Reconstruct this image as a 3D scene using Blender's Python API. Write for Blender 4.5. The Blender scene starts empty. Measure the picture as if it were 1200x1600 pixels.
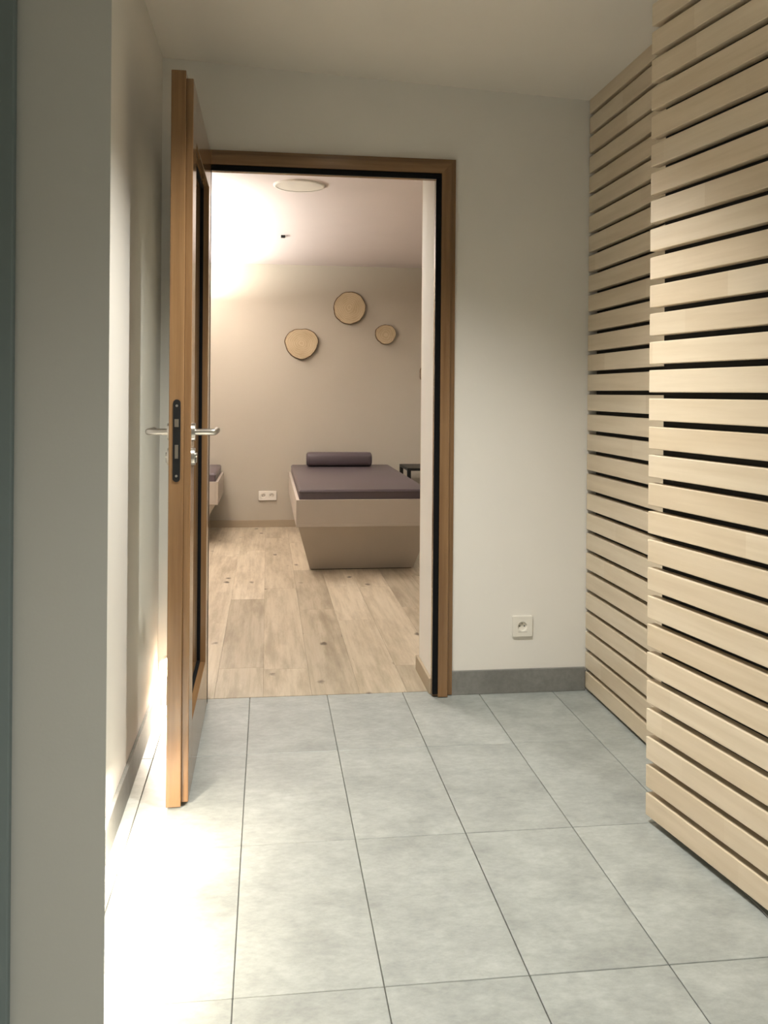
import bpy, bmesh, math, random
from mathutils import Vector, Matrix
random.seed(7)
scene = bpy.context.scene
C = scene.collection
PI = math.pi

# ------------------------------------------------------------------ camera
def cam_axes(yaw, pitch, roll):
    f = Vector((math.sin(yaw)*math.cos(pitch), math.cos(yaw)*math.cos(pitch), math.sin(pitch)))
    r = Vector((math.cos(yaw), -math.sin(yaw), 0)); u = r.cross(f)
    c, s = math.cos(roll), math.sin(roll)
    return f, c*r + s*u, -s*r + c*u
F_, R_, U_ = cam_axes(.1288, -.001, .008)
cd = bpy.data.cameras.new('camera'); cam = bpy.data.objects.new('camera', cd); C.objects.link(cam)
cd.sensor_fit = 'HORIZONTAL'; cd.sensor_width = 36; cd.lens = 36*1408.3/1200
cd.shift_y = -184.56/1200; cd.clip_start = .02
M = Matrix.Identity(4)
for i in range(3):
    M[i][0] = R_[i]; M[i][1] = U_[i]; M[i][2] = -F_[i]
M[0][3], M[1][3], M[2][3] = 0, 0, 1.19
cam.matrix_world = M
scene.camera = cam

# ------------------------------------------------------------------ world, exposure, lights
w = bpy.data.worlds.new('world'); scene.world = w; w.use_nodes = True
w.node_tree.nodes['Background'].inputs[0].default_value = (.5, .5, .5, 1)
w.node_tree.nodes['Background'].inputs[1].default_value = .02
vs = scene.view_settings
vs.view_transform = 'Standard'; vs.look = 'None'; vs.gamma = 1; vs.use_curve_mapping = False
vs.exposure = 1.15

def light(name, kind, loc, energy, color, size=.05, rot=(0, 0, 0), angle=None, blend=.5):
    d = bpy.data.lights.new(name, kind); d.energy = energy; d.color = color
    if kind == 'AREA':
        d.shape = 'DISK'; d.size = size
        if angle: d.spread = angle
    elif kind == 'SPOT':
        d.spot_size = angle; d.spot_blend = blend; d.shadow_soft_size = size
    else:
        d.shadow_soft_size = size
    o = bpy.data.objects.new(name, d); C.objects.link(o); o.location = loc; o.rotation_euler = rot
    return o
WARM = (1, .86, .70)
NEUT = (1, .975, .91)
# recessed ceiling spots of the corridor; the latter two are unseen additions
SPOTS = [(.32, 2.15), (.42, .1), (.42, -1.5)]
light('corridor_spot_light', 'SPOT', (.32, 2.15, 2.395), 92, NEUT, .035, (math.radians(10), 0, 0), math.radians(106), 1.0)
light('corridor_spot_light', 'SPOT', (.42, .1, 2.395), 58, NEUT, .035, (0, 0, 0), math.radians(108), 1.0)  # unseen lamp, added to light the grey wall end and near slats
light('corridor_spot_light', 'SPOT', (.42, -1.5, 2.395), 14, NEUT, .035, (0, 0, 0), math.radians(150), .9)  # unseen lamp, added behind the viewer
# low round step lights near the floor; the left-wall row is added, unseen
STEP = (-.352, 3.498, .143)
light('step_light_lamp', 'AREA', (STEP[0], STEP[1]-.014, STEP[2]), 3.6, WARM, .07, (math.radians(-33), 0, 0), math.radians(118))
SIDE = [(XL_, y, .21) for XL_ in (-.403,) for y in (2.28, 1.86, 1.44)]  # added lamps, kept out of sight by the wall end, to whiten the floor
for p in SIDE:
    light('step_light_lamp', 'AREA', (p[0]+.03, p[1], p[2]), 2.0, WARM, .07, (math.radians(26), math.radians(-12), 0), math.radians(125))
# rest room: uplighter hidden behind the open door, and two downlights, the second an added fill
UPX, UPY0, UPY1, UPZ = -.74, 5.0, 7.85, 1.97
ul_ = light('uplight_lamp', 'AREA', (UPX, (UPY0+UPY1)/2, UPZ), 66, (1, .95, .88), .06, (PI, 0, 0))
ul_.data.shape = 'RECTANGLE'; ul_.data.size = .05; ul_.data.size_y = UPY1-UPY0-.04
light('room_spot_light', 'SPOT', (1.95, 6.6, 2.30), 30, NEUT, .04, (0, 0, 0), math.radians(150), .9)
light('room_spot_light', 'SPOT', (.3, 4.25, 2.30), 19, NEUT, .04, (0, 0, 0), math.radians(150), .9)  # unseen lamp, added to brighten the bed's front

# ------------------------------------------------------------------ materials
def hexc(r, g, b):
    def l(c):
        c /= 255
        return c/12.92 if c <= .04045 else ((c+.055)/1.055)**2.4
    return (l(r), l(g), l(b), 1)
class Mat:
    def __init__(self, name, color=(.8, .8, .8, 1), rough=.6, metal=0, spec=.5):
        self.m = bpy.data.materials.new(name); self.m.use_nodes = True
        self.nt = self.m.node_tree; self.b = self.nt.nodes['Principled BSDF']
        self.b.inputs['Base Color'].default_value = color
        self.b.inputs['Roughness'].default_value = rough
        self.b.inputs['Metallic'].default_value = metal
        self.b.inputs['Specular IOR Level'].default_value = spec
    def n(self, t, **kw):
        nd = self.nt.nodes.new(t)
        for k, v in kw.items():
            if hasattr(nd, k): setattr(nd, k, v)
            else: nd.inputs[k].default_value = v
        return nd
    def l(self, a, b): self.nt.links.new(a, b)
    def coords(self, scale=(1, 1, 1), rnd=True, rz=0):
        tc = self.n('ShaderNodeTexCoord'); mp = self.n('ShaderNodeMapping'); mp.inputs['Scale'].default_value = scale; mp.inputs['Rotation'].default_value = (0, 0, rz)
        self.l(tc.outputs['Object'], mp.inputs['Vector'])
        if rnd:
            oi = self.n('ShaderNodeObjectInfo')
            mu = self.n('ShaderNodeMath', operation='MULTIPLY'); mu.inputs[1].default_value = 37.7
            self.l(oi.outputs['Random'], mu.inputs[0])
            cb = self.n('ShaderNodeCombineXYZ')
            for i in range(3): self.l(mu.outputs[0], cb.inputs[i])
            self.l(cb.outputs[0], mp.inputs['Location'])
        return mp.outputs['Vector']
    def noise(self, vec, scale, detail=4, rough=.55):
        t = self.n('ShaderNodeTexNoise'); t.inputs['Scale'].default_value = scale
        t.inputs['Detail'].default_value = detail; t.inputs['Roughness'].default_value = rough
        self.l(vec, t.inputs['Vector']); return t.outputs['Fac']
    def ramp(self, fac, stops):
        r = self.n('ShaderNodeValToRGB'); e = r.color_ramp.elements
        while len(e) < len(stops): e.new(.5)
        for el, (p, c) in zip(e, stops): el.position = p; el.color = c
        self.l(fac, r.inputs['Fac']); return r.outputs['Color']
    def mix(self, a, b, fac, mode='MIX'):
        x = self.n('ShaderNodeMix', data_type='RGBA', blend_type=mode)
        for s, v in ((6, a), (7, b), (0, fac)):
            if isinstance(v, (tuple, float, int)): x.inputs[s].default_value = v
            else: self.l(v, x.inputs[s])
        return x.outputs[2]
    def base(self, c): self.l(c, self.b.inputs['Base Color'])
    def bump(self, h, strength=.2, dist=.002):
        bp = self.n('ShaderNodeBump'); bp.inputs['Strength'].default_value = strength; bp.inputs['Distance'].default_value = dist
        self.l(h, bp.inputs['Height']); self.l(bp.outputs['Normal'], self.b.inputs['Normal'])
def g(v): return (v, v, v, 1)

def paint(name, col, var=.03):
    m = Mat(name, col, .85, 0, .3); v = m.coords(rnd=False)
    f = m.noise(v, 3.0, 5); c2 = tuple(x*(1-var*2) for x in col[:3])+(1,)
    m.base(m.mix(col, c2, f)); m.bump(m.noise(v, 220, 3), .12, .001); return m.m
WALL = paint('corridor_wall_paint', hexc(232, 229, 222))
CEIL = paint('ceiling_paint', hexc(232, 226, 216))
PILLAR = paint('grey_wall_paint', hexc(203, 203, 196))
ROOMWALL = paint('taupe_room_paint', hexc(188, 181, 166))
ROOMCEIL = paint('room_ceiling_paint', hexc(226, 216, 212))
REVEAL = paint('reveal_paint', hexc(220, 208, 192))
ROOMBASE = paint('taupe_baseboard_paint', hexc(170, 156, 134))
JAMBGREY = paint('blue_grey_metal_paint', hexc(126, 138, 138))

def stone(name, dark, light, r=.42):
    m = Mat(name, light, r, 0, .5); v = m.coords((1, 1, 1))
    a = m.noise(v, 5, 8, .65); v2 = m.coords((2.4, 5, 1), True, .6); b = m.noise(v2, 3.2, 6, .7)
    c = m.ramp(a, [(.3, dark), (.7, light)])
    lo = tuple(x*.82 for x in light[:3])+(1,)
    c = m.mix(c, m.ramp(b, [(.35, lo), (.62, light)]), .5)
    veins = m.noise(m.coords((1.6, 4.2, 1), True, .6), 7, 9, .75)
    c = m.mix(c, dark, m.ramp(veins, [(.60, g(0)), (.78, g(.55))]))
    fine = m.noise(m.coords((1, 1.8, 1), True, .6), 34, 6, .75)
    c = m.mix(c, m.ramp(fine, [(.32, g(.80)), (.62, g(1.04))]), .8, 'MULTIPLY')
    big = m.noise(m.coords((1, 1, 1)), 9, 5, .7)
    c = m.mix(c, m.ramp(big, [(.35, g(.84)), (.6, g(1.03))]), .8, 'MULTIPLY')
    oi = m.n('ShaderNodeObjectInfo')
    c = m.mix(c, m.ramp(oi.outputs['Random'], [(0, g(.93)), (1, g(1.0))]), 1.0, 'MULTIPLY')
    m.base(c); m.bump(a, .25, .002)
    rr = m.n('ShaderNodeMapRange'); m.l(a, rr.inputs[0]); rr.inputs[3].default_value = r-.08; rr.inputs[4].default_value = r+.12
    m.l(rr.outputs[0], m.b.inputs['Roughness']); return m.m
TILE = stone('grey_stone_tile', hexc(136, 142, 138), hexc(179, 184, 180))
TILEB = stone('grey_baseboard_tile', hexc(112, 112, 108), hexc(138, 138, 134), .5)
GROUT = Mat('dark_grout', hexc(120, 120, 114), .9).m

def wood(name, dark, light, axis=1, rough=.4, grain=26, var=.12, seg=None, spec=.5):
    m = Mat(name, light, rough, 0, spec)
    sc = [grain, grain, grain]; sc[axis] = 1.2
    v = m.coords(tuple(sc)); a = m.noise(v, 1.6, 6, .6)
    c = m.ramp(a, [(.3, dark), (.68, light)])
    oi = m.n('ShaderNodeObjectInfo')
    c = m.mix(c, m.ramp(oi.outputs['Random'], [(0, g(1-var)), (1, g(1.0))]), 1.0, 'MULTIPLY')
    if seg:
        tc = m.n('ShaderNodeTexCoord'); sp = m.n('ShaderNodeSeparateXYZ'); m.l(tc.outputs['Object'], sp.inputs[0])
        d = m.n('ShaderNodeMath', operation='DIVIDE'); m.l(sp.outputs[axis], d.inputs[0]); d.inputs[1].default_value = seg
        mu = m.n('ShaderNodeMath', operation='MULTIPLY_ADD'); m.l(oi.outputs['Random'], mu.inputs[0]); mu.inputs[1].default_value = 53.1; m.l(d.outputs[0], mu.inputs[2])
        fl = m.n('ShaderNodeMath', operation='FLOOR'); m.l(mu.outputs[0], fl.inputs[0])
        wn = m.n('ShaderNodeTexWhiteNoise', noise_dimensions='1D'); m.l(fl.outputs[0], wn.inputs['W'])
        c = m.mix(c, m.ramp(wn.outputs['Value'], [(0, (.90, .87, .83, 1)), (1, g(1.0))]), 1.0, 'MULTIPLY')
    m.base(c); m.bump(a, .02, .0006); return m.m
SLAT = wood('pale_maple', hexc(214, 198, 172), hexc(229, 215, 192), 1, .33, 22, .07, .62)
DOORW = wood('door_oak_vertical', hexc(118, 88, 58), hexc(142, 110, 76), 2, .16, 30, .04)
DOORH = wood('door_oak_lengthwise', hexc(118, 88, 58), hexc(142, 110, 76), 1, .16, 30, .04)
DOORX = wood('door_oak_crosswise', hexc(118, 88, 58), hexc(142, 110, 76), 0, .22, 30, .04)

def plank_mat():
    m = Mat('pale_knotty_oak', (1, 1, 1, 1), .45, 0, .4)
    v = m.coords((26, 1.3, 1)); a = m.noise(v, 1.5, 9, .68)
    c = m.ramp(a, [(.28, hexc(168, 156, 134)), (.5, hexc(194, 182, 160)), (.75, hexc(206, 196, 176))])
    b = m.noise(m.coords((9, 1.3, 1)), 1.3, 5, .65)
    c = m.mix(c, hexc(150, 136, 114), m.ramp(b, [(.46, g(0)), (.66, g(.7))]))
    oi = m.n('ShaderNodeObjectInfo')
    c = m.mix(c, m.ramp(oi.outputs['Random'], [(0, (.72, .71, .69, 1)), (.5, (.92, .91, .89, 1)), (1, g(1.04))]), 1.0, 'MULTIPLY')
    vo = m.n('ShaderNodeTexVoronoi'); vo.inputs['Scale'].default_value = 1.0
    wv = m.coords((6.5, 3.6, 0)); m.l(wv, vo.inputs['Vector'])
    kn = m.noise(m.coords((30, 20, 1)), 1.4, 4)
    ad = m.n('ShaderNodeMath', operation='MULTIPLY_ADD'); m.l(kn, ad.inputs[0]); ad.inputs[1].default_value = .16; m.l(vo.outputs['Distance'], ad.inputs[2])
    c = m.mix(c, hexc(70, 56, 40), m.ramp(ad.outputs[0], [(.14, g(.9)), (.21, g(0))]))
    cr = m.noise(m.coords((14, 1.6, 1)), 2.2, 9, .85)
    c = m.mix(c, hexc(96, 80, 58), m.ramp(cr, [(.635, g(0)), (.69, g(.85))]))
    m.base(c); m.bump(a, .12, .001); return m.m
PLANK = plank_mat()
PLANKGAP = Mat('plank_joint', hexc(120, 104, 80), .9).m
BLACK = Mat('black_rubber', hexc(16, 17, 19), .85, 0, .15).m
BLACKB = Mat('black_backing', hexc(16, 16, 15), .85).m
STEEL = Mat('brushed_steel', hexc(190, 186, 180), .28, 1).m
DULL = Mat('dull_steel', hexc(120, 114, 104), .5, .8).m
BLACKM = Mat('black_metal', hexc(26, 27, 28), .42, .4).m
WHITEP = Mat('white_plastic', hexc(232, 228, 218), .35).m
DARKHOLE = Mat('dark_hole', hexc(14, 13, 12), .8).m
def fabric(name, col, rough):
    m = Mat(name, col, rough, 0, .45); f = m.noise(m.coords(), 140, 3); m.bump(f, .15, .001)
    f2 = m.noise(m.coords(), 3, 3); m.base(m.mix(col, tuple(x*.88 for x in col[:3])+(1,), f2)); return m.m
LEATHER = fabric('plum_leatherette', hexc(86, 76, 80), .42)
LAMINATE = fabric('taupe_laminate', hexc(184, 175, 163), .55)
def glass_mat():
    m = Mat('clear_glass', (.98, 1, .99, 1), .0)
    nt = m.nt; out = nt.nodes['Material Output']
    gl = m.n('ShaderNodeBsdfGlossy'); gl.inputs['Roughness'].default_value = .01
    tr = m.n('ShaderNodeBsdfTransparent'); tr.inputs['Color'].default_value = (.93, .95, .94, 1)
    fr = m.n('ShaderNodeFresnel'); fr.inputs['IOR'].default_value = 1.45
    ge = m.n('ShaderNodeNewGeometry'); iv = m.n('ShaderNodeMath', operation='SUBTRACT'); iv.inputs[0].default_value = 1; m.l(ge.outputs['Backfacing'], iv.inputs[1])
    mf = m.n('ShaderNodeMath', operation='MULTIPLY'); m.l(fr.outputs[0], mf.inputs[0]); m.l(iv.outputs[0], mf.inputs[1])
    mx = m.n('ShaderNodeMixShader'); m.l(mf.outputs[0], mx.inputs[0]); m.l(tr.outputs[0], mx.inputs[1]); m.l(gl.outputs[0], mx.inputs[2])
    m.l(mx.outputs[0], out.inputs['Surface']); return m.m
GLASS = glass_mat()
def emis(name, col, s):
    m = Mat(name, (1, 1, 1, 1)); m.b.inputs['Emission Color'].default_value = col; m.b.inputs['Emission Strength'].default_value = s; return m.m
GLOW = emis('lamp_lens', (1, .88, .70, 1), 12)
GLOW2 = emis('spot_lens', (1, .92, .80, 1), 6)
def slice_mat():
    m = Mat('cut_log_face', (1, 1, 1, 1), .7, 0, .3)
    tc = m.n('ShaderNodeTexCoord'); v = m.coords((9, 9, 9)); nz = m.noise(v, 1, 3)
    ln = m.n('ShaderNodeVectorMath', operation='LENGTH'); m.l(tc.outputs['Object'], ln.inputs[0])
    ma = m.n('ShaderNodeMath', operation='MULTIPLY_ADD'); m.l(nz, ma.inputs[0]); ma.inputs[1].default_value = .05; m.l(ln.outputs['Value'], ma.inputs[2])
    s = m.n('ShaderNodeMath', operation='MULTIPLY'); m.l(ma.outputs[0], s.inputs[0]); s.inputs[1].default_value = 420
    sn = m.n('ShaderNodeMath', operation='SINE'); m.l(s.outputs[0], sn.inputs[0])
    c = m.ramp(sn.outputs[0], [(0, hexc(190, 172, 140)), (1, hexc(204, 187, 156))])
    bl = m.noise(m.coords((7, 7, 7)), 1, 4)
    c = m.mix(c, hexc(168, 148, 116), m.ramp(bl, [(.45, g(0)), (.75, g(.6))]))
    c = m.mix(hexc(120, 86, 54), c, m.ramp(ln.outputs['Value'], [(.004, g(.15)), (.014, g(1))]))
    m.base(c); return m.m
SLICE = slice_mat()
BARK = fabric('dark_bark', hexc(98, 76, 52), .9)

# ------------------------------------------------------------------ mesh helpers
def finish(o, m, parent=None, smooth=False):
    C.objects.link(o)
    if m: o.data.materials.append(m)
    if parent: o.parent = parent
    if smooth:
        for p in o.data.polygons: p.use_smooth = True
    return o
def mesh_from(bm, name):
    bmesh.ops.recalc_face_normals(bm, faces=bm.faces)
    me = bpy.data.meshes.new(name); bm.to_mesh(me); bm.free(); return me
def add_box(bm, a, b, bevel=0, seg=1):
    """box from corner a to corner b"""
    lo = [min(a[i], b[i]) for i in range(3)]; hi = [max(a[i], b[i]) for i in range(3)]
    vs_ = [bm.verts.new((hi[0] if x else lo[0], hi[1] if y else lo[1], hi[2] if z else lo[2])) for x in (0, 1) for y in (0, 1) for z in (0, 1)]
    fs = [bm.faces.new([vs_[i] for i in q]) for q in ((0, 1, 3, 2), (4, 6, 7, 5), (0, 4, 5, 1), (2, 3, 7, 6), (0, 2, 6, 4), (1, 5, 7, 3))]
    if bevel:
        bmesh.ops.recalc_face_normals(bm, faces=fs)
        es = list({e for f in fs for e in f.edges})
        bmesh.ops.bevel(bm, geom=es, offset=bevel, segments=seg, affect='EDGES', profile=.5)
def add_cyl(bm, p, axis, r, h, seg=24, r2=None):
    """cylinder starting at p along axis ('x','y','z' or Vector)"""
    ax = {'x': Vector((1, 0, 0)), 'y': Vector((0, 1, 0)), 'z': Vector((0, 0, 1))}.get(axis, axis) if isinstance(axis, str) else axis
    ax = ax.normalized(); q = Vector((0, 0, 1)).rotation_difference(ax)
    r2 = r if r2 is None else r2
    lo = []; hi = []
    for i in range(seg):
        t = 2*PI*i/seg; d = Vector((math.cos(t), math.sin(t), 0))
        lo.append(bm.verts.new(Vector(p)+q @ (d*r))); hi.append(bm.verts.new(Vector(p)+q @ (d*r2+Vector((0, 0, h)))))
    for i in range(seg):
        j = (i+1) % seg; bm.faces.new((lo[i], lo[j], hi[j], hi[i]))
    bm.faces.new(lo[::-1]); bm.faces.new(hi)
def box(name, a, b, m, parent=None, bevel=0, seg=1):
    """box object whose origin sits at its own centre"""
    c = [(a[i]+b[i])/2 for i in range(3)]
    bm = bmesh.new(); add_box(bm, [a[i]-c[i] for i in range(3)], [b[i]-c[i] for i in range(3)], bevel, seg)
    o = bpy.data.objects.new(name, mesh_from(bm, name)); finish(o, m, parent); o.location = c
    return o
def bobj(name, bm, m, parent=None, loc=(0, 0, 0), smooth=False):
    o = bpy.data.objects.new(name, mesh_from(bm, name)); finish(o, m, parent, smooth); o.location = loc; return o
def autosmooth(o, ang=40):
    me = o.data
    for p in me.polygons: p.use_smooth = True
    bm = bmesh.new(); bm.from_mesh(me)
    for e in bm.edges:
        if len(e.link_faces) == 2 and e.calc_face_angle(0) > math.radians(ang): e.smooth = False
    bm.to_mesh(me); bm.free()
def inst(name, me, loc, parent=None, rot=None):
    o = bpy.data.objects.new(name, me); C.objects.link(o); o.location = loc
    if rot: o.rotation_euler = rot
    if parent: o.parent = parent
    return o
def empty(name, loc=(0, 0, 0), rotz=0):
    o = bpy.data.objects.new(name, None); C.objects.link(o); o.location = loc; o.rotation_euler = (0, 0, rotz); o.empty_display_size = .1; return o
def tag(o, label, cat=None, group=None, kind=None):
    o['label'] = label
    if cat: o['category'] = cat
    if group: o['group'] = group
    if kind: o['kind'] = kind
    return o
def struct(o, label):
    o['kind'] = 'structure'; o['label'] = label; return o

# ------------------------------------------------------------------ key dimensions (metres)
D, XL, XR = 3.498, -.403, 1.278      # far wall of corridor, left wall, slatted right wall
YB = -2.2                            # wall behind the viewer
TH = 3.545                           # threshold between tile and planks
WB = 3.81                            # room side of the far wall
D2, H2 = 8.02, 2.318                 # back wall and ceiling of the rest room
OL, OR_, OT = -.222, .655, 2.03      # doorway
RX0, RX1 = -2.6, 2.9                 # rest room side walls
def ceil_z(x): return 2.435-.047*x

# ------------------------------------------------------------------ corridor shell
fl = struct(box('floor', (XL-.3, YB, -.06), (XR+.25, TH-.001, -.006), GROUT), 'grey stone tile floor of the corridor')
tw, td, gap = .3, .6, .0022
c0, r0 = .2423, 3.5897
def tile_piece(x0, x1, y0, y1):
    o = box('tile', (x0+gap/2, y0+gap/2, -.012), (x1-gap/2, y1-gap/2, 0), TILE, None, .0012)
    o.parent = fl; o.location = Vector(o.location)-Vector(fl.location)
for i in range(-4, 5):
    for j in range(0, 10):
        x0, x1 = c0+tw*i, c0+tw*(i+1); y1, y0 = r0-td*j, r0-td*(j+1)
        x0, x1 = max(x0, XL-.25), min(x1, XR+.2); y0, y1 = max(y0, YB), min(y1, TH)
        if x1-x0 < .02 or y1-y0 < .02: continue
        tile_piece(x0, x1, y0, y1)

bm = bmesh.new()
x0, x1 = XL-.3, XR+.3
v = [bm.verts.new(p) for p in ((x0, YB, ceil_z(x0)), (x1, YB, ceil_z(x1)), (x1, D+.05, ceil_z(x1)), (x0, D+.05, ceil_z(x0)),
                               (x0, YB, 2.7), (x1, YB, 2.7), (x1, D+.05, 2.7), (x0, D+.05, 2.7))]
for q in ((0, 1, 2, 3), (4, 5, 6, 7), (0, 1, 5, 4), (1, 2, 6, 5), (2, 3, 7, 6), (3, 0, 4, 7)): bm.faces.new([v[k] for k in q])
struct(bobj('ceiling', bm, CEIL), 'plain pale ceiling of the corridor')

# far wall with the doorway (one mesh of three slabs)
bm = bmesh.new()
add_box(bm, (XL-.3, D, -.05), (OL-.03, WB, 2.72)); add_box(bm, (OR_, D, -.05), (XR+.3, WB, 2.72)); add_box(bm, (OL-.03, D, OT+.03), (OR_, D+.06, 2.72))
struct(bobj('wall_far', bm, WALL), 'pale plastered wall around the doorway')
struct(box('wall_left', (XL-.12, YB, -.05), (XL, D, 2.75), WALL), 'pale plastered wall behind the open door')
struct(box('wall_right', (XR+.12, YB, -.05), (XR+.25, D, 2.75), WALL), 'wall behind the slatted wood panels')
struct(box('wall_back', (XL-.12, YB-.1, -.05), (XR+.25, YB, 2.75), WALL), 'wall closing the corridor behind the viewer')
bm = bmesh.new()   # wall end with a splayed return
pts = [(XL, 1.2), (-.203, 1.2), (-.236, 1.33), (XL, 1.33)]
lo = [bm.verts.new((x, y, 0)) for x, y in pts]; hi = [bm.verts.new((x, y, 2.5)) for x, y in pts]
for k in range(4): bm.faces.new((lo[k], lo[(k+1) % 4], hi[(k+1) % 4], hi[k]))
bm.faces.new(lo[::-1]); bm.faces.new(hi)
struct(bobj('wall_pillar', bm, PILLAR), 'grey painted wall end in the left foreground')
struct(box('trim_1', (XL, 1.185, 0), (-.319, 1.2, 2.5), JAMBGREY, None, .002), 'dark blue-grey door jamb at the left picture edge')

def base_board(name, a, b, m, label):
    o = struct(box(name, a, b, m, None, .0015), label); return o
base_board('baseboard_far', (OR_+.072, D-.011, 0), (XR-.002, D, .094), TILEB, 'grey stone baseboard under the white socket')
base_board('baseboard_corner', (XL+.011, D-.011, 0), (OL-.082, D, .094), TILEB, 'grey stone baseboard behind the door')
base_board('baseboard_left', (XL, 1.331, 0), (XL+.011, D, .094), TILEB, 'grey stone baseboard along the left wall')

# ------------------------------------------------------------------ slatted wood panels
def slat_mesh(length, h, t):
    bm = bmesh.new(); add_box(bm, (0, -length, 0), (t, 0, h), .0022, 2)
    me = mesh_from(bm, 'slat'); me.materials.append(SLAT); return me
def slat_panel(loc, rotz, length, n, pitch, h, t, z0, inset0, label):
    root = empty('slatted_wall_panel', loc, rotz)
    tag(root, label, 'wall panel', 'slatted wood wall panels')
    me = slat_mesh(length, h, t)
    for k in range(n):
        inst('slat', me, (0, 0, z0+pitch*k), root)
    box('backing', (t, -length, .003), (t+.012, -inset0, z0+pitch*n+.02), BLACKB, root)
    for yy in (-inset0-.02, -length*.5, -length+.05):
        box('batten', (t+.012, yy-.02, .0), (t+.03, yy+.02, z0+pitch*n), BLACKB, root)
    return root
slat_panel((XR, D-.004, 0), 0, 1.30, 30, .0795, .0640, .028, .013, .028, 'farther slatted pale wood panel, running into the corner by the socket wall')
ang = math.atan2(.079, .47)
slat_panel((1.056, 2.40, 0), ang, 1.36, 30, .0785, .0618, .028, .020, .030, 'nearer slatted pale wood panel, angled out in the right foreground')

# ------------------------------------------------------------------ door frame
FY0, FY1 = D-.036, D+.012          # front face, back of the frame
fr = struct(empty('trim_2', (0, 0, 0)), 'brown wooden door frame with black rubber seal')
XIL, XIR = OL+.005, OR_-.005
PROF = [(0, FY1), (0, D-.018), (.02, D-.018), (.02, FY0), (.058, FY0), (.058, D-.014), (.080, D-.014), (.080, D), (.006, D), (.006, FY1)]
def sweep(name, ends, m):
    """frame member between two mitred ends; ends(d) gives the two (x, z) positions at offset d"""
    bm = bmesh.new(); n = len(PROF)
    lo = [bm.verts.new((ends(d)[0][0], y, ends(d)[0][1])) for d, y in PROF]; hi = [bm.verts.new((ends(d)[1][0], y, ends(d)[1][1])) for d, y in PROF]
    for i in range(n):
        j = (i+1) % n; bm.faces.new((lo[i], lo[j], hi[j], hi[i]))
    bm.faces.new(lo); bm.faces.new(hi[::-1])
    return bobj(name, bm, m, fr)
sweep('jamb', lambda d: ((XIR+d, .004), (XIR+d, OT+d)), DOORW)
sweep('jamb', lambda d: ((XIL-d, .004), (XIL-d, OT+d)), DOORW)
sweep('head', lambda d: ((XIL-d, OT+d), (XIR+d, OT+d)), DOORX)
box('seal', (XIR-.001, D-.032, .012), (XIR+.0195, D-.0182, OT-.001), BLACK, fr, .002)
box('seal', (XIL-.0195, D-.032, .012), (XIL+.001, D-.0182, OT-.001), BLACK, fr, .002)
box('seal', (XIL-.0195, D-.032, OT-.001), (XIR+.0195, D-.0182, OT+.0195), BLACK, fr, .002)

# ------------------------------------------------------------------ door leaf, standing open
dr = empty('door_1', (-.245, D-.04, 0))
struct(dr, 'open wooden glazed door with steel lever handles and black lock plate')
def dbox(name, a, b, m, parent=None, bevel=.0015):
    p = parent or dr
    o = box(name, a, b, m, None, bevel); o.parent = p
    off = Vector(dr.location) if p is dr else Vector(dr.location)+Vector(p.location)
    o.location = Vector(o.location)-off; return o
DXa, DXm, DXb = -.277, -.2355, -.216          # lip face, rebate step, room-side face
DY0, DY1 = 2.617, 3.458                       # leading edge, hinge edge
DZ0, DZ1 = .006, 2.104
RB = .017
GY0, GY1, GZ0, GZ1 = DY0+.135, DY1-.115, .205, 1.935   # glass opening
def leaf_part(name, y0, y1, z0, z1, m, rb_near=0, rb_far=0, rb_top=0, rb_bot=0):
    bm = bmesh.new(); c = ((DXa+DXb)/2, (y0+y1)/2, (z0+z1)/2)
    add_box(bm, (DXa-c[0], y0-c[1], z0-c[2]), (DXm-c[0], y1-c[1], z1-c[2]), .0015)
    add_box(bm, (DXm-c[0]-.001, y0+rb_near-c[1], z0+rb_bot-c[2]), (DXb-c[0], y1-rb_far-c[1], z1-rb_top-c[2]), .0015)
    o = bobj(name, bm, m, dr, Vector(c)-dr.location); return o
leaf_part('stile', DY0, GY0, DZ0, DZ1, DOORW, RB, 0, RB, .006)
leaf_part('stile', GY1, DY1, DZ0, DZ1, DOORW, 0, RB, RB, .006)
leaf_part('rail', GY0, GY1, GZ1, DZ1, DOORH, 0, 0, RB, 0)
leaf_part('rail', GY0, GY1, DZ0, GZ0, DOORH, 0, 0, 0, .006)
GX = (DXa+DXb)/2+.002
# black gasket frame and glass pane
dbox('glazing_gasket', (GX-.009, GY0, GZ0), (GX+.009, GY1, GZ0+.007), BLACK, None, .001)
dbox('glazing_gasket', (GX-.009, GY0, GZ1-.007), (GX+.009, GY1, GZ1), BLACK, None, .001)
dbox('glazing_gasket', (GX-.009, GY1-.007, GZ0+.007), (GX+.009, GY1, GZ1-.007), BLACK, None, .001)
dbox('glazing_gasket', (GX-.009, GY0, GZ0+.007), (GX+.009, GY0+.007, GZ1-.007), BLACK, None, .001)
bm = bmesh.new()
v = [bm.verts.new(p) for p in ((0, GY0+.006, GZ0+.006), (0, GY1-.006, GZ0+.006), (0, GY1-.006, GZ1-.006), (0, GY0+.006, GZ1-.006))]
bm.faces.new(v); o = bobj('glass_pane', bm, GLASS, dr, Vector((GX, 0, 0))-dr.location)
so = o.modifiers.new('s', 'SOLIDIFY'); so.thickness = .006; so.offset = 0
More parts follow.
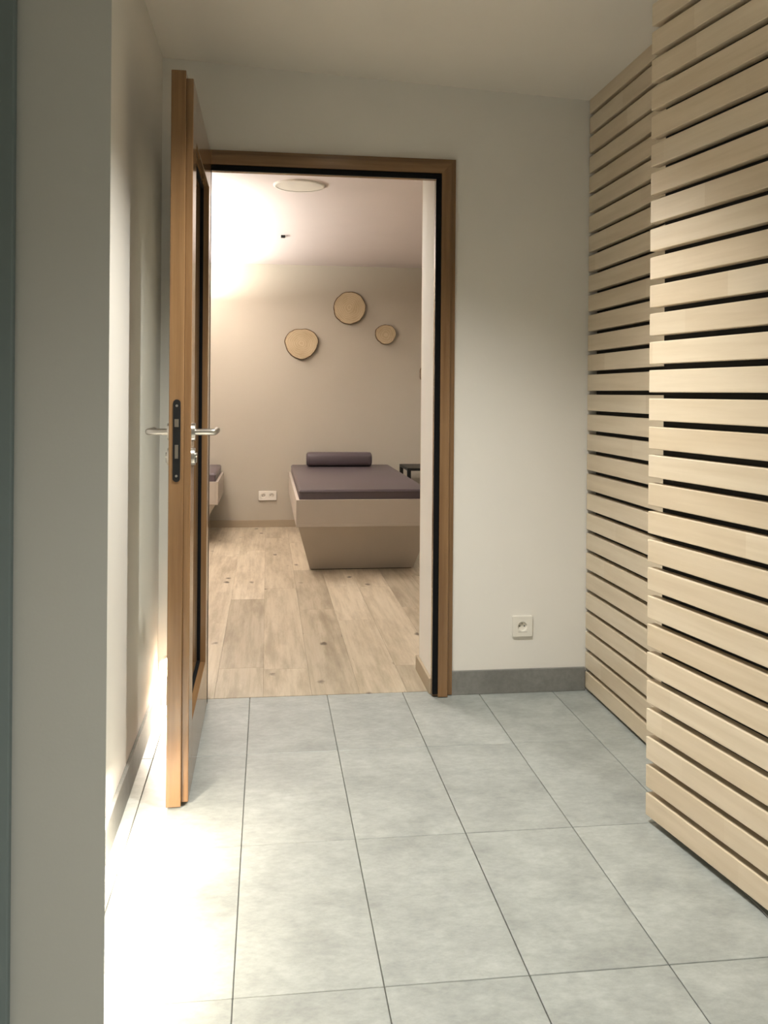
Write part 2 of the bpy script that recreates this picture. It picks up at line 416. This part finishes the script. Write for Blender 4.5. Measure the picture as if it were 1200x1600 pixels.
# lock plate on the leading edge
lx, lz0, lz1, lw = -.2545, .932, 1.167, .0105
bm = bmesh.new(); ring = []
for k in range(13):
    t = PI*k/12; ring.append((lw*math.cos(t), lz1-lw+lw*math.sin(t)))
for k in range(13):
    t = PI+PI*k/12; ring.append((lw*math.cos(t), lz0+lw+lw*math.sin(t)))
a = [bm.verts.new((x, 0, z)) for x, z in ring]; b = [bm.verts.new((x, -.0025, z)) for x, z in ring]
for i in range(len(a)):
    j = (i+1) % len(a); bm.faces.new((a[i], a[j], b[j], b[i]))
bm.faces.new(a); bm.faces.new(b)
lock = bobj('lock_plate', bm, BLACKM, dr, Vector((lx, DY0, 0))-dr.location)
def lchild(name, bm, m, loc):
    o = bobj(name, bm, m, lock); o.location = Vector(loc)-Vector((lx, DY0, 0)); return o
for z in (1.149, .949):
    bm = bmesh.new(); add_cyl(bm, (0, 0, 0), 'y', .0045, -.004, 16, .003); add_box(bm, (-.003, -.0043, -.0006), (.003, -.0035, .0006))
    lchild('screw', bm, STEEL, (lx, DY0-.0005, z))
bm = bmesh.new()   # latch: a wedge
p = [(-.006, 0, -.011), (.006, 0, -.011), (.006, 0, .011), (-.006, 0, .011), (-.006, -.003, -.011), (.006, -.010, -.011), (.006, -.010, .011), (-.006, -.003, .011)]
v = [bm.verts.new(q) for q in p]
for q in ((0, 1, 2, 3), (4, 5, 6, 7), (0, 1, 5, 4), (1, 2, 6, 5), (2, 3, 7, 6), (3, 0, 4, 7)): bm.faces.new([v[k] for k in q])
lchild('latch', bm, DULL, (lx, DY0-.002, 1.100))
bm = bmesh.new(); add_box(bm, (-.0048, -.0035, -.0195), (.0048, 0, .0195), .0006)
lchild('deadbolt', bm, DULL, (lx, DY0-.002, 1.018))
# lever handles on both faces
HY, HZ = DY0+.062, 1.072
def lever(s, xf):
    hd = empty('door_handle', (0, 0, 0)); hd.parent = dr; hd.location = Vector((xf, HY, HZ))-dr.location
    bm = bmesh.new(); add_cyl(bm, (0, 0, 0), Vector((s, 0, 0)), .026, .009, 32, .025)
    autosmooth(bobj('rosette', bm, STEEL, hd))
    # neck, bend and grip as one bent tube
    path = []
    for k in range(3): path.append(Vector((s*(.008+.022*k), 0, 0)))
    R = .006; cx = .058
    for k in range(1, 9):
        t = PI/2*k/8; path.append(Vector((s*(cx+R*math.sin(t)), R*(1-math.cos(t)), 0)))
    path.append(Vector((s*(cx+R), .125, 0)))
    bm = bmesh.new(); prev = None; rad = .0095; ns = 18; rings = []
    for i, p in enumerate(path):
        d = (path[min(i+1, len(path)-1)]-path[max(i-1, 0)]).normalized(); up = Vector((0, 0, 1)); sd = d.cross(up)
        rings.append([bm.verts.new(p+(sd*math.cos(2*PI*k/ns)+up*math.sin(2*PI*k/ns))*rad) for k in range(ns)])
    for A, B in zip(rings, rings[1:]):
        for k in range(ns): bm.faces.new((A[k], A[(k+1) % ns], B[(k+1) % ns], B[k]))
    bm.faces.new(rings[0]); bm.faces.new(rings[-1])
    autosmooth(bobj('lever', bm, STEEL, hd))
    ck = empty('keyhole_escutcheon', (0, 0, 0)); ck.parent = dr; ck.location = Vector((xf, HY, HZ-.072))-dr.location
    bm = bmesh.new(); add_cyl(bm, (0, 0, 0), Vector((s, 0, 0)), .026, .009, 32, .025)
    autosmooth(bobj('rosette', bm, STEEL, ck))
    bm = bmesh.new(); add_cyl(bm, (s*.009, 0, .004), Vector((s, 0, 0)), .0085, .005, 20); add_box(bm, (s*.009, -.005, -.018), (s*.014, .005, .0), .001)
    autosmooth(bobj('lock_cylinder', bm, STEEL, ck))
lever(1, DXb); lever(-1, DXa)
for z in (.25, 1.05, 1.85):   # hinges
    bm = bmesh.new(); add_cyl(bm, (0, 0, -.045), 'z', .008, .09, 18)
    autosmooth(bobj('hinge', bm, STEEL, dr, Vector((DXa-.004, DY1+.004, z))-dr.location))

# ------------------------------------------------------------------ electrical sockets
def rounded_rect(w, h, r, n=6):
    pts = []
    for cx, cy, a0 in ((w/2-r, h/2-r, 0), (-w/2+r, h/2-r, 90), (-w/2+r, -h/2+r, 180), (w/2-r, -h/2+r, 270)):
        for k in range(n+1):
            t = math.radians(a0+90*k/n); pts.append((cx+r*math.cos(t), cy+r*math.sin(t)))
    return pts
def extrude_outline(pts, y0, y1, inset=0):
    bm = bmesh.new(); n = len(pts)
    A = [bm.verts.new((x, y0, z)) for x, z in pts]
    e = .0018
    s = lambda x, z: (x*(1-inset), z*(1-inset))
    B = [bm.verts.new((x, y1+e, z)) for x, z in pts]; Cc = [bm.verts.new((x*(1-inset), y1, z*(1-inset))) for x, z in pts]
    for P, Q in ((A, B), (B, Cc)):
        for i in range(n):
            j = (i+1) % n; bm.faces.new((P[i], P[j], Q[j], Q[i]))
    bm.faces.new(A); bm.faces.new(Cc); return bm
def dish(r, y_front, depth, seg=28):
    """recessed round socket well, open to -Y"""
    bm = bmesh.new(); rings = []
    for rr, yy in ((r, y_front), (r*.94, y_front+depth*.2), (r*.88, y_front+depth)):
        rings.append([bm.verts.new((rr*math.cos(2*PI*k/seg), yy, rr*math.sin(2*PI*k/seg))) for k in range(seg)])
    for A, B in zip(rings, rings[1:]):
        for k in range(seg): bm.faces.new((A[k], A[(k+1) % seg], B[(k+1) % seg], B[k]))
    bm.faces.new(rings[-1]); return bm
def plate_with_holes(pts, y0, y1, holes, seg=28, inset=.04):
    """face plate, outline pts, round holes through the front; built by triangle fill"""
    bm = bmesh.new(); n = len(pts)
    A = [bm.verts.new((x, y0, z)) for x, z in pts]; B = [bm.verts.new((x, y1+.002, z)) for x, z in pts]
    F = [bm.verts.new((x*(1-inset), y1, z*(1-inset))) for x, z in pts]
    for P, Q in ((A, B), (B, F)):
        for i in range(n): bm.faces.new((P[i], P[(i+1) % n], Q[(i+1) % n], Q[i]))
    es = [bm.edges.get((F[i], F[(i+1) % n])) for i in range(n)]
    for hx, hz, r in holes:
        H = [bm.verts.new((hx+r*math.cos(2*PI*k/seg), y1, hz+r*math.sin(2*PI*k/seg))) for k in range(seg)]
        es += [bm.edges.new((H[k], H[(k+1) % seg])) for k in range(seg)]
    bmesh.ops.triangle_fill(bm, edges=es, use_beauty=True, use_dissolve=False)
    return bm
def socket_well(root, hx, hz, r, y1, depth):
    o = bobj('socket_well', dish(r, y1, depth), WHITEP, root, (hx, 0, hz)); autosmooth(o)
    yb = y1+depth
    for dx in (-.0095, .0095):
        bm = bmesh.new(); add_cyl(bm, (dx, yb-.0004, -.0005), 'y', .0028, .0006, 14); bobj('contact_hole', bm, DARKHOLE, o)
    bm = bmesh.new(); add_cyl(bm, (0, yb, .0105), 'y', .0024, -depth*.8, 12); bobj('earth_pin', bm, STEEL, o)
s1 = empty('wall_socket', (1.016, D, .2645))
tag(s1, 'white square single power socket on the wall right of the doorway', 'power socket')
bobj('frame', plate_with_holes(rounded_rect(.083, .083, .006), 0, -.011, [(0, -.0005, .0195)]), WHITEP, s1)
socket_well(s1, 0, -.0005, .0195, -.011, .0105)
box('label_groove', (-.019, -.0115, -.0225), (.019, -.0108, -.0212), Mat('groove_grey', hexc(170, 166, 156), .6).m, s1)
s2 = empty('wall_socket', (.010, D2, .2765))
tag(s2, 'white double power socket low on the back wall beside the bed', 'power socket')
bobj('frame', plate_with_holes(rounded_rect(.158, .082, .006), 0, -.012, [(-.037, 0, .02), (.037, 0, .02)]), WHITEP, s2)
for dx in (-.037, .037): socket_well(s2, dx, 0, .02, -.012, .0095)

# ------------------------------------------------------------------ step lights
def step_light(loc, rz, label):
    s = -1; root = empty('step_light', loc, rz); tag(root, label, 'step light', 'low step lights')
    bm = bmesh.new(); seg = 36
    for r0_, r1_, y0_, y1_ in ((.049, .049, 0, .006), (.049, .040, .006, .008), (.040, .040, .008, .003)):
        A = [bm.verts.new((r0_*math.cos(2*PI*k/seg), s*y0_, r0_*math.sin(2*PI*k/seg))) for k in range(seg)]
        B = [bm.verts.new((r1_*math.cos(2*PI*k/seg), s*y1_, r1_*math.sin(2*PI*k/seg))) for k in range(seg)]
        for k in range(seg): bm.faces.new((A[k], A[(k+1) % seg], B[(k+1) % seg], B[k]))
    autosmooth(bobj('trim_ring', bm, STEEL, root))
    bm = bmesh.new(); add_cyl(bm, (0, 0, 0), Vector((0, s, 0)), .040, .004, 32); bobj('lens', bm, GLOW, root)
step_light(STEP, 0, 'glowing round step light low on the wall behind the door')
step_light(SIDE[0], PI/2, 'added unseen step light low on the left wall, nearer the door edge')
step_light(SIDE[1], PI/2, 'added unseen step light low on the left wall, middle of three')
step_light(SIDE[2], PI/2, 'added unseen step light low on the left wall, just past the grey wall end')
for k, (x, y) in enumerate(SPOTS):
    root = empty('recessed_spotlight', (x, y, ceil_z(x))); tag(root, ['recessed ceiling spotlight over the tiled floor before the doorway', 'added unseen ceiling spotlight above the viewer', 'added unseen ceiling spotlight by the wall behind the viewer'][k], 'spotlight', 'corridor ceiling spotlights')
    bm = bmesh.new(); add_cyl(bm, (0, 0, -.006), 'z', .045, .008, 32, .048); bobj('trim_ring', bm, STEEL, root)
    bm = bmesh.new(); add_cyl(bm, (0, 0, -.009), 'z', .034, .004, 28); bobj('lens', bm, GLOW2, root)

# ------------------------------------------------------------------ rest room shell
fl2 = struct(box('floor_room', (RX0, TH, -.06), (RX1, D2, -.007), PLANKGAP), 'pale knotty oak plank floor of the rest room')
pw = .190; k0 = -.007
i = -14
while k0+pw*i < RX1:
    x0, x1 = max(k0+pw*i, RX0), min(k0+pw*(i+1), RX1); i += 1
    if x1-x0 < .02: continue
    vis = x1 > OL-.04 and x0 < OR_+.01
    y = (TH+.003) if vis else WB
    first = random.choice((.35, .55, .9, 1.15, 1.4))
    if abs(x0-(k0-pw)) < .01: first = .38
    while y < D2-.01:
        y2 = min(y+first, D2); first = random.choice((1.3, 1.6, 1.9, 1.1))
        if D2-y2 < .12: y2 = D2
        o = box('plank', (x0+.0003, y+.0003, -.014), (x1-.0003, y2-.0003, random.uniform(-.0003, .0001)), PLANK, None, .0004)
        o.parent = fl2; o.location = Vector(o.location)-Vector(fl2.location)
        y = y2
struct(box('ceiling_room', (RX0, D+.062, H2), (RX1, D2+.1, H2+.1), ROOMCEIL), 'pale ceiling of the rest room')
struct(box('wall_room_back', (RX0, D2, -.05), (RX1, D2+.1, H2+.05), ROOMWALL), 'taupe back wall of the rest room')
struct(box('wall_room_left', (RX0-.1, WB, -.05), (RX0, D2, H2+.05), ROOMWALL), 'taupe side wall of the rest room, left of the beds')
struct(box('wall_room_right', (RX1, WB, -.05), (RX1+.1, D2, H2+.05), ROOMWALL), 'taupe side wall of the rest room, right of the beds')
# painted skin of the rest room side of the far wall, and of the doorway reveals
bm = bmesh.new()
add_box(bm, (RX0, WB, -.05), (OL-.03, WB+.012, H2)); add_box(bm, (OR_, WB, -.05), (RX1, WB+.012, H2))
struct(bobj('wall_room_front', bm, REVEAL), 'rest room side of the doorway wall')
base_board('baseboard_room_back', (RX0, D2-.012, 0), (RX1, D2, .062), ROOMBASE, 'taupe baseboard under the back wall')
base_board('baseboard_reveal', (OR_-.012, FY1+.002, 0), (OR_, WB+.024, .062), ROOMBASE, 'taupe baseboard in the doorway reveal')
base_board('baseboard_room_front', (OR_, WB+.012, 0), (RX1, WB+.024, .062), ROOMBASE, 'taupe baseboard on the doorway wall inside the rest room')

# ------------------------------------------------------------------ beds
def frustum(bm, a0, a1, b0, b1, z0, z1):
    """a: (x0,y0)-(x1,y1) at z0; b: at z1"""
    L = [bm.verts.new(p) for p in ((a0[0], a0[1], z0), (a1[0], a0[1], z0), (a1[0], a1[1], z0), (a0[0], a1[1], z0))]
    H = [bm.verts.new(p) for p in ((b0[0], b0[1], z1), (b1[0], b0[1], z1), (b1[0], b1[1], z1), (b0[0], b1[1], z1))]
    for k in range(4): bm.faces.new((L[k], L[(k+1) % 4], H[(k+1) % 4], H[k]))
    bm.faces.new(L[::-1]); bm.faces.new(H)
BW, BL = .90, 2.09
def make_bed(loc, rotz, label, pillow_label):
    """local: x 0..BW, y 0 (foot) .. BL (head)"""
    root = empty('relaxation_bed', loc, rotz); tag(root, label, 'bed', 'relaxation beds')
    bm = bmesh.new(); frustum(bm, (.10, .19), (BW-.10, BL-.05), (.015, .02), (BW-.015, BL-.01), .006, .317); bobj('plinth', bm, LAMINATE, root)
    box('plinth_foot', (.11, .20, 0), (BW-.11, BL-.06, .006), BLACKB, root)
    bm = bmesh.new()   # tray: open box with a floor
    t = .02
    add_box(bm, (0, 0, .315), (BW, BL, .335), .0015); add_box(bm, (0, 0, .335), (BW, t, .492), .0015); add_box(bm, (0, BL-t, .335), (BW, BL, .492), .0015)
    add_box(bm, (0, t, .335), (t, BL-t, .492), .0015); add_box(bm, (BW-t, t, .335), (BW, BL-t, .492), .0015)
    bobj('tray', bm, LAMINATE, root)
    bm = bmesh.new(); add_box(bm, (.021, .021, .336), (BW-.021, BL-.021, .556), .014, 4)
    mt = bobj('mattress', bm, LEATHER, root); autosmooth(mt, 50)
    # piping seam around the top edge
    bm = bmesh.new()
    def tube(p, q, r=.0035):
        d = Vector(q)-Vector(p); add_cyl(bm, p, d, r, d.length, 8)
    z = .5415; e = .0215
    c = [(e, e, z), (BW-e, e, z), (BW-e, BL-e, z), (e, BL-e, z)]
    for k in range(4): tube(c[k], c[(k+1) % 4])
    autosmooth(bobj('piping', bm, LEATHER, mt))
    return root
bed = make_bed((.192, 5.86, 0), 0, 'relaxation bed with plum mattress and tapered taupe base, facing the doorway', '')
bed2 = make_bed((-.372, 7.08, 0), PI/2, 'second plum relaxation bed, mostly hidden behind the open door', '')
def bolster(loc, rotz, length, label):
    bm = bmesh.new(); n = 24; sec = []
    hw, hh = .085, .061
    for k in range(n):      # flattened round section, flat below
        t = 2*PI*k/n; cy = math.copysign(abs(math.cos(t))**.62, math.cos(t)); sz = math.copysign(abs(math.sin(t))**.62, math.sin(t))
        sec.append((hw*cy, hh*sz))
    stations = [(0, .72), (.006, .86), (.016, .95), (.03, 1.0), (length-.03, 1.0), (length-.016, .95), (length-.006, .86), (length, .72)]
    rings = [[bm.verts.new((x-length/2, y*s, hh+z*s*1.0)) for y, z in sec] for x, s in stations]
    for A, B in zip(rings, rings[1:]):
        for k in range(n): bm.faces.new((A[k], A[(k+1) % n], B[(k+1) % n], B[k]))
    bm.faces.new(rings[0]); bm.faces.new(rings[-1])
    o = bobj('bolster_pillow', bm, LEATHER, None, loc); o.rotation_euler = (0, 0, rotz); autosmooth(o, 45)
    for x in (-length/2+.012, length/2-.012):
        bm = bmesh.new(); s = .935; path = [Vector((x, y*s, hh+z*s)) for y, z in sec]; rings = []
        for k in range(n):
            d = (path[(k+1) % n]-path[k-1]).normalized(); a = Vector((1, 0, 0)); b = d.cross(a)
            rings.append([bm.verts.new(path[k]+(a*math.cos(q)+b*math.sin(q))*.0024) for q in (0, PI/3, 2*PI/3, PI, 4*PI/3, 5*PI/3)])
        for k in range(n):
            for q in range(6): bm.faces.new((rings[k][q], rings[k][(q+1) % 6], rings[(k+1) % n][(q+1) % 6], rings[(k+1) % n][q]))
        bobj('piping', bm, LEATHER, o, (0, 0, 0), True)
    tag(o, label, 'pillow'); return o
bolster((.617, 7.75, .556), 0, .56, 'plum bolster pillow at the head of the bed')

# ------------------------------------------------------------------ black frame side table
tb = empty('side_table', (1.17, 7.46, 0)); tag(tb, 'black metal frame side table in the gap right of the bed', 'side table')
TW, TD, THh, ts = .46, .46, .561, .03
box('table_top', (0, 0, THh-.022), (TW, TD, THh), BLACKM, tb, .001)
for x in (0, TW-ts):
    for y in (0, TD-ts): box('leg', (x, y, 0), (x+ts, y+ts, THh-.022), BLACKM, tb, .001)
for x in (0, TW-ts): box('foot_rail', (x, ts, 0), (x+ts, TD-ts, ts), BLACKM, tb, .001)
for y in (0, TD-ts): box('foot_rail', (ts, y, 0), (TW-ts, y+ts, ts), BLACKM, tb, .001)

# ------------------------------------------------------------------ log slices on the back wall
def log_slice(cx, cz, rx, rz, prof, thick, label, seed):
    rnd = random.Random(seed); n = 64; ph = [rnd.uniform(0, 6.28) for _ in range(5)]
    def rad(t):
        r = 1+sum(a*math.cos(k*(t-p)) for k, a, p in prof)
        return r+.010*math.sin(7*t+ph[0])+.008*math.sin(11*t+ph[1])+.005*math.sin(19*t+ph[2])
    root = empty('log_slice', (cx, D2, cz)); tag(root, label, 'wall decoration', 'log slices on the back wall')
    pts = [(rx*rad(2*PI*k/n)*math.cos(2*PI*k/n), rz*rad(2*PI*k/n)*math.sin(2*PI*k/n)) for k in range(n)]
    bm = bmesh.new()
    A = [bm.verts.new((x*.955, -thick, z*.955)) for x, z in pts]; B = [bm.verts.new((x*.955, -.004, z*.955)) for x, z in pts]
    bm.faces.new(A); bm.faces.new(B[::-1])
    for k in range(n): bm.faces.new((A[k], A[(k+1) % n], B[(k+1) % n], B[k]))
    bobj('cut_face', bm, SLICE, root)
    bm = bmesh.new(); out = []
    for s, y in ((.957, -thick+.0005), (.985, -thick+.0015), (1.0, -thick*.8), (1.0, -thick*.2), (.97, 0)):
        out.append([bm.verts.new((x*s*(1+rnd.uniform(-.008, .008)), y, z*s*(1+rnd.uniform(-.008, .008)))) for x, z in pts])
    for P, Q in zip(out, out[1:]):
        for k in range(n): bm.faces.new((P[k], P[(k+1) % n], Q[(k+1) % n], Q[k]))
    bobj('bark', bm, BARK, root)
log_slice(.721, 1.944, .143, .146, [(2, .015, .6)], .035, 'topmost and roundest log slice, with rings, on the back wall', 1)
log_slice(.297, 1.622, .145, .138, [(3, .045, PI/6), (2, .02, .3)], .035, 'large log slice pointed at the bottom, leftmost on the back wall', 2)
log_slice(1.046, 1.715, .093, .088, [(3, .03, PI/6+.1)], .035, 'smallest log slice with a dark pith, right of the topmost one', 3)
log_slice(1.478, 1.372, .120, .125, [(2, .02, .9)], .035, 'log slice almost hidden by the right side of the doorway', 4)

# ------------------------------------------------------------------ ceiling fittings in the rest room
sp = empty('ceiling_speaker', (.164, 4.93, H2)); tag(sp, 'flush round white speaker in the rest room ceiling', 'speaker')
bm = bmesh.new(); seg = 48
prof = [(.140, 0), (.140, -.006), (.136, -.009), (.126, -.009)]
rr = [[bm.verts.new((r*math.cos(2*PI*k/seg), r*math.sin(2*PI*k/seg), z)) for k in range(seg)] for r, z in prof]
for P, Q in zip(rr, rr[1:]):
    for k in range(seg): bm.faces.new((P[k], P[(k+1) % seg], Q[(k+1) % seg], Q[k]))
autosmooth(bobj('rim', bm, WHITEP, sp))
bm = bmesh.new(); add_cyl(bm, (0, 0, -.0075), 'z', .1265, .005, 48); bobj('grille', bm, WHITEP, sp)
sn = empty('ceiling_sensor', (.107, 6.53, H2)); tag(sn, 'tiny black and white sensor on the rest room ceiling', 'sensor')
box('body', (-.018, -.02, -.016), (.012, .02, 0), BLACKM, sn, .002)
box('flange', (.012, -.016, -.010), (.024, .016, 0), WHITEP, sn, .002)
# linear uplighter behind the door leaf
ul = empty('pendant_uplighter', (UPX, UPY0, UPZ)); tag(ul, 'long hanging trough uplighter hidden behind the open door', 'lamp')
UL = UPY1-UPY0
bm = bmesh.new(); add_box(bm, (-.035, 0, -.05), (.035, UL, -.045)); add_box(bm, (-.04, 0, -.05), (-.035, UL, .004)); add_box(bm, (.035, 0, -.05), (.04, UL, .004))
add_box(bm, (-.035, 0, -.045), (.035, .005, .004)); add_box(bm, (-.035, UL-.005, -.045), (.035, UL, .004))
bobj('trough', bm, WHITEP, ul)
box('diffuser', (-.034, .006, -.02), (.034, UL-.006, -.012), WHITEP, ul)
for y in (.3, UL-.3):
    bm = bmesh.new(); add_cyl(bm, (.0375, y, 0), 'z', .002, H2-UPZ, 8); bobj('suspension_wire', bm, STEEL, ul)
    bm = bmesh.new(); add_cyl(bm, (.0375, y, H2-UPZ-.012), 'z', .02, .012, 20); bobj('ceiling_plate', bm, WHITEP, ul)
for x, y, lb in ((1.95, 6.6, 'recessed ceiling spotlight near the right wall of the rest room'), (.3, 4.25, 'added unseen ceiling spotlight just inside the rest room doorway')):
    root = empty('recessed_spotlight', (x, y, H2)); tag(root, lb, 'spotlight', 'rest room ceiling spotlights')
    bm = bmesh.new(); add_cyl(bm, (0, 0, -.006), 'z', .045, .008, 32, .048); bobj('trim_ring', bm, STEEL, root)
    bm = bmesh.new(); add_cyl(bm, (0, 0, -.009), 'z', .034, .004, 28); bobj('lens', bm, GLOW2, root)
